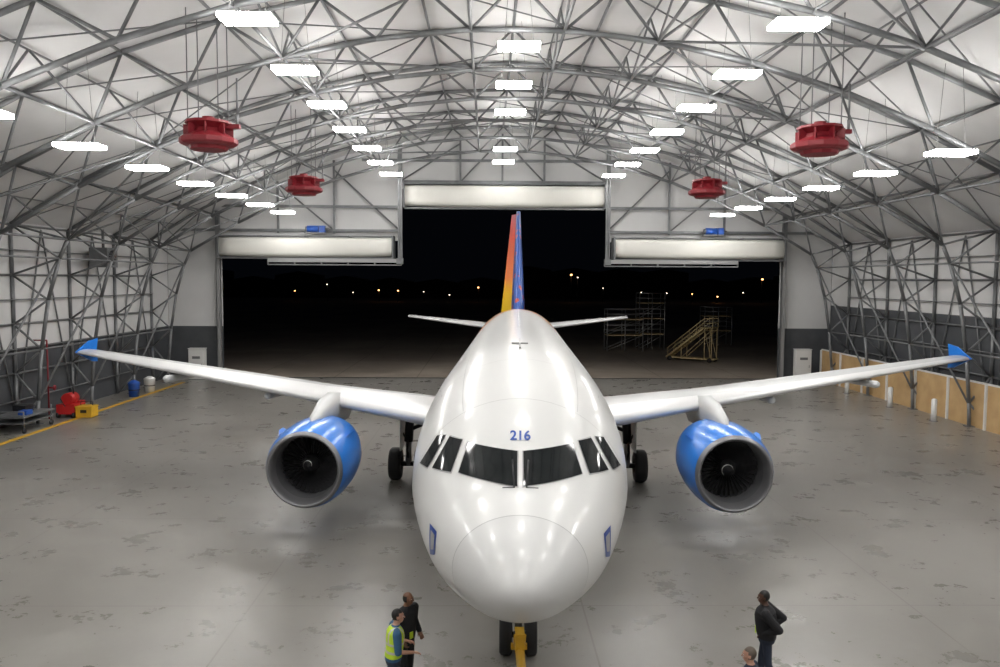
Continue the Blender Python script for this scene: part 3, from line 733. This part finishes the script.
# ------------------------------------------------------------ people
def person(name,loc,head_deg,arms,mats,head_turn=0,scale=1.0,lean=0.0,vest=False,stance=0.0,vox=0.0062,tag=False,bald=False,bulk=1.0):
    E=empty(name,loc,math.radians(head_deg)); E.scale=(scale,)*3
    b=MB(); caps=[]
    def cap(p,q,r0,r1,lab): b.capsule(p,q,r0,r1,12); caps.append((Vector(p),Vector(q),r0,r1,lab))
    ln=math.tan(math.radians(lean))
    def L(p):
        p=Vector(p)
        if p.z>0.95: p.y+=(p.z-0.95)*ln
        return p
    B_=bulk; Ba=1+(bulk-1)*1.3
    tor=[(.84,.15*B_,.105*B_,0),(.92,.172*B_,.122*B_,-.005),(1.0,.17*B_,.126*Ba,0),(1.1,.163*B_,.124*Ba,.01),(1.2,.17*B_,.130*Ba,.01),(1.32,.190*B_,.134*Ba,.005),(1.41,.194*B_,.120*Ba,-.005),(1.465,.15*B_,.095*B_,-.01),(1.505,.085,.07,-.005),(1.54,.058,.06,0)]
    rs=[]
    for z,rx,ry,yo in tor:
        rs.append([L((rx*math.cos(2*math.pi*i/28),yo+ry*math.sin(2*math.pi*i/28),z)) for i in range(28)])
    b.rings(rs)
    for sx in(-1,1):
        st=stance*sx
        hip=(sx*.095,0,.90); kn=(sx*.115,.02+st*.5,.50); an=(sx*.13,-.01+st,.10)
        cap(hip,kn,.098,.070,'pants'); cap(kn,an,.070,.056,'pants'); cap(Vector(kn)+Vector((0,-.02,-.08)),Vector(an)+Vector((0,-.012,.12)),.064,.05,'pants')
        cap((an[0],an[1]-.045,.05),(an[0]+sx*.01,an[1]+.15,.036),.045,.036,'shoe'); cap((an[0],an[1]-.04,.035),(an[0]+sx*.01,an[1]+.14,.03),.034,.03,'shoe')
    neck=L((0,0,1.5)); hb=L((0,.018,1.60)); cap(neck,hb,.060,.056,'skin')
    hc=L((0,.02,1.655)); R=Matrix.Rotation(math.radians(head_turn),3,'Z')
    hm=MB()
    hm.ell((0,0,.012),(.078,.098,.112),18,14); hm.ell((0,.035,-.055),(.056,.058,.06)); hm.ell((0,.065,-.075),(.026,.024,.022))
    hm.capsule((0,.094,.012),(0,.114,-.022),.009,.014,8); hm.ell((0,.092,.028),(.05,.014,.012))
    hm.ell((0,.088,-.05),(.026,.012,.006)); hm.ell((0,.086,-.06),(.022,.012,.006))
    for sx in(-1,1): hm.ell((sx*.079,-.005,-.003),(.010,.018,.031)); hm.ell((sx*.045,.055,-.01),(.024,.03,.024))
    if not bald: hm.ell((0,-.014,.034),(.087,.098,.104),18,12)
    o=len(b.v)
    b.v.extend([tuple(hc+R@Vector(v)) for v in hm.v]); b.f.extend([tuple(i+o for i in f) for f in hm.f]); b.m.extend(hm.m); b.sm.extend(hm.sm)
    for sx,(el,wr) in zip((-1,1),arms):
        sh=L((sx*.188*B_,-.005,1.42)); el=Vector(el); wr=Vector(wr)
        ka=Ba
        cap(L((sx*.12,0,1.44)),sh,.064,.066*ka,'top'); cap(sh,el,.066*ka,.052*ka,'top')
        fd=(wr-el).normalized()
        if mats.get('short'):
            cap(el,wr,.042,.028,'skin')
        else: cap(el,wr-fd*.02,.052*ka,.040*ka,'top'); cap(el,wr,.036,.027,'skin')
        side=fd.cross(Vector((0,0,1))); side=side.normalized() if side.length>.2 else Vector((0,1,0))
        if abs(fd.z)>.75: side=Vector((0,1,0)); side=(side-fd*side.dot(fd)).normalized()
        nrm=side.cross(fd).normalized()
        if abs(fd.z)>.75: nrm=Vector((-sx,0,0)); nrm=(nrm-fd*nrm.dot(fd)).normalized()
        else: nrm=-nrm if nrm.z>0 else nrm
        for q in(-1,0,1): cap(wr+side*q*.014,wr+fd*.085+side*q*.025,.017,.0145,'skin')
        for q,ln_ in enumerate((.066,.076,.072,.056)):
            off=(q-1.5)*.0215; base=wr+fd*.09+side*(-off)
            d1=(fd+side*(-off)*2.2+nrm*.25).normalized(); d2=(d1+nrm*.6).normalized(); d3=(d2+nrm*.6).normalized()
            p1=base+d1*ln_*.45; p2=p1+d2*ln_*.32; p3=p2+d3*ln_*.23
            cap(base,p1,.0092,.0088,'skin'); cap(p1,p2,.0088,.008,'skin'); cap(p2,p3,.008,.007,'skin')
        tb_=wr+fd*.03+side*.028; t1=tb_+(fd*.7+side*.8).normalized()*.038; t2=t1+(fd*.95+side*.25+nrm*.2).normalized()*.03
        cap(tb_,t1,.0135,.011,'skin'); cap(t1,t2,.0105,.009,'skin')
    tmp=b.obj('tmp',[]); md=tmp.modifiers.new('r','REMESH'); md.mode='VOXEL'; md.voxel_size=vox; md.use_smooth_shade=True
    sm_=tmp.modifiers.new('s','SMOOTH'); sm_.factor=.5; sm_.iterations=2
    dg=bpy.context.evaluated_depsgraph_get(); me=bpy.data.meshes.new_from_object(tmp.evaluated_get(dg)); bpy.data.objects.remove(tmp)
    ml=[mats['skin'],mats['hair'],mats['top'],mats['pants'],'shoe','hivis','reflect']
    me.materials.clear()
    for m in ml: me.materials.append(M[m])
    nP=len(me.polygons); C=np.zeros(nP*3); me.polygons.foreach_get('center',C); C=C.reshape(-1,3)
    best=np.full(nP,9.0); lab=np.zeros(nP,int)
    idx={'skin':0,'top':2,'pants':3,'shoe':4}
    for p,q,r0,r1,lb in caps:
        p=np.array(p);d=np.array(q)-p; L2=max((d**2).sum(),1e-9); t=np.clip(((C-p)@d)/L2,0,1)
        dist=np.linalg.norm(C-(p+t[:,None]*d),axis=1)-(r0+(r1-r0)*t)
        k=dist<best; best[k]=dist[k]; lab[k]=idx[lb]
    yl=C[:,1]-np.maximum(C[:,2]-.95,0)*ln
    rx=np.interp(C[:,2],[t[0] for t in tor],[t[1] for t in tor]); ry=np.interp(C[:,2],[t[0] for t in tor],[t[2] for t in tor])
    e=np.sqrt((C[:,0]/rx)**2+(yl/ry)**2)-1
    tm_=(np.abs(e)*rx<np.maximum(best+0.004,0.012))&(C[:,2]>.84)&(C[:,2]<1.525)&(np.abs(C[:,0])<rx+.015)
    tm_|=(C[:,2]>.86)&(C[:,2]<1.50)&(e<0.06)
    lab[tm_]=np.where(C[tm_][:,2]>.93,2,3)
    if vest:
        v=tm_&(C[:,2]>0.98)&(C[:,2]<1.5)&(np.abs(C[:,0])<.2*B_)
        open_=(np.abs(C[:,0])<.035)&(yl>0); v&=~open_; lab[v]=5
        for z0 in (1.08,1.22): lab[v&(np.abs(C[:,2]-z0)<.02)]=6
        lab[v&(np.abs(np.abs(C[:,0])-.11)<.02)&(C[:,2]>1.22)]=6
    hv=(C-np.array(hc))@np.array(R)
    hd=(np.linalg.norm(hv/np.array([.1,.135,.14]),axis=1)<1)&(C[:,2]>1.52)
    lab[hd]=0
    hair=hd&((hv[:,2]>.075)|((hv[:,1]<.015)&(hv[:,2]>-.045)))&~((np.abs(hv[:,0])>.076)&(np.abs(hv[:,1]+.005)<.022)&(hv[:,2]<.03))
    if bald: hair=hd&(hv[:,1]<.01)&(hv[:,2]>-.045)&(hv[:,2]<.06)
    lab[hair]=1
    me.polygons.foreach_set('material_index',lab.astype(np.int32)); me.polygons.foreach_set('use_smooth',np.ones(nP,bool)); me.update()
    me.name='body'; bo=bpy.data.objects.new('body',me); COL.objects.link(bo); bo.parent=E
    f=MB()
    for sx in(-1,1):
        f.ell(hc+R@Vector((sx*.031,.088,.012)),(.013,.010,.008),10,8,0); f.ell(hc+R@Vector((sx*.031,.096,.012)),(.006,.004,.006),8,6,1)
        f.capsule(hc+R@Vector((sx*.018,.102,.032)),hc+R@Vector((sx*.046,.092,.034)),.004,.003,6,1)
    f.capsule(hc+R@Vector((-.02,.097,-.054)),hc+R@Vector((.02,.097,-.054)),.005,.005,6,2)
    f.obj('face_features',['eye','hairb','lips'],E)
    if tag:
        yo=.128*Ba
        t=MB(); t.box((.05,yo+.01,1.02),(.08,.02,.12)); t.cyl((.04,yo,1.07),(-.05,.10,1.46),.004,n=5,mi=1); t.cyl((.06,yo,1.07),(.06,.10,1.46),.004,n=5,mi=1); t.obj('id_badge',['hivis','black'],E)
    return E
# local frame: facing +Y; arms listed as -X arm then +X arm
person('hangar_worker',(-1.55,12.95,0),-75,(((-.28,.02,1.15),(-.22,.27,1.10)),((.29,.04,1.15),(.20,.31,1.08))),
       dict(skin='skin2',hair='hairb',top='shirtblue',pants='navy',short=True),vest=True,lean=5,stance=.06,head_turn=-5,scale=.965,bulk=1.15)
person('hangar_worker',(-1.42,13.75,0),-125,(((-.29,-.05,1.16),(-.20,.16,1.0)),((.30,-.04,1.15),(.24,.12,.95))),
       dict(skin='skin1',hair='hairb',top='cloth',pants='cloth'),vest=False,lean=2,stance=.03,head_turn=20,bald=True,tag=True,scale=.96,bulk=1.2)
person('hangar_worker',(4.98,13.75,0),72,(((-.30,-.20,1.19),(-.17,.06,1.03)),((.33,-.29,1.18),(.21,-.05,1.0))),
       dict(skin='skin3',hair='hairb',top='cloth',pants='navy'),lean=4,stance=.10,head_turn=5,tag=True,scale=.96,bulk=1.35)
person('hangar_worker',(3.97,11.6,0),60,(((-.28,-.02,1.16),(-.22,.10,.95)),((.28,-.02,1.16),(.22,.10,.95))),
       dict(skin='skin2',hair='hairg',top='navy',pants='navy'),head_turn=10,scale=.955,bulk=1.1)

# ------------------------------------------------------------ world + camera
w=bpy.data.worlds.new('night'); sc.world=w; w.use_nodes=True
w.node_tree.nodes['Background'].inputs[0].default_value=(0.002,0.0025,0.004,1); w.node_tree.nodes['Background'].inputs[1].default_value=0.5
cam=bpy.data.cameras.new('camera'); co=bpy.data.objects.new('camera',cam); COL.objects.link(co)
cam.lens=28.8; cam.sensor_width=36; cam.clip_end=1000
co.location=(0,0,7.2); co.rotation_euler=(math.radians(90-3.9),math.radians(-0.3),math.radians(-0.86))
sc.camera=co
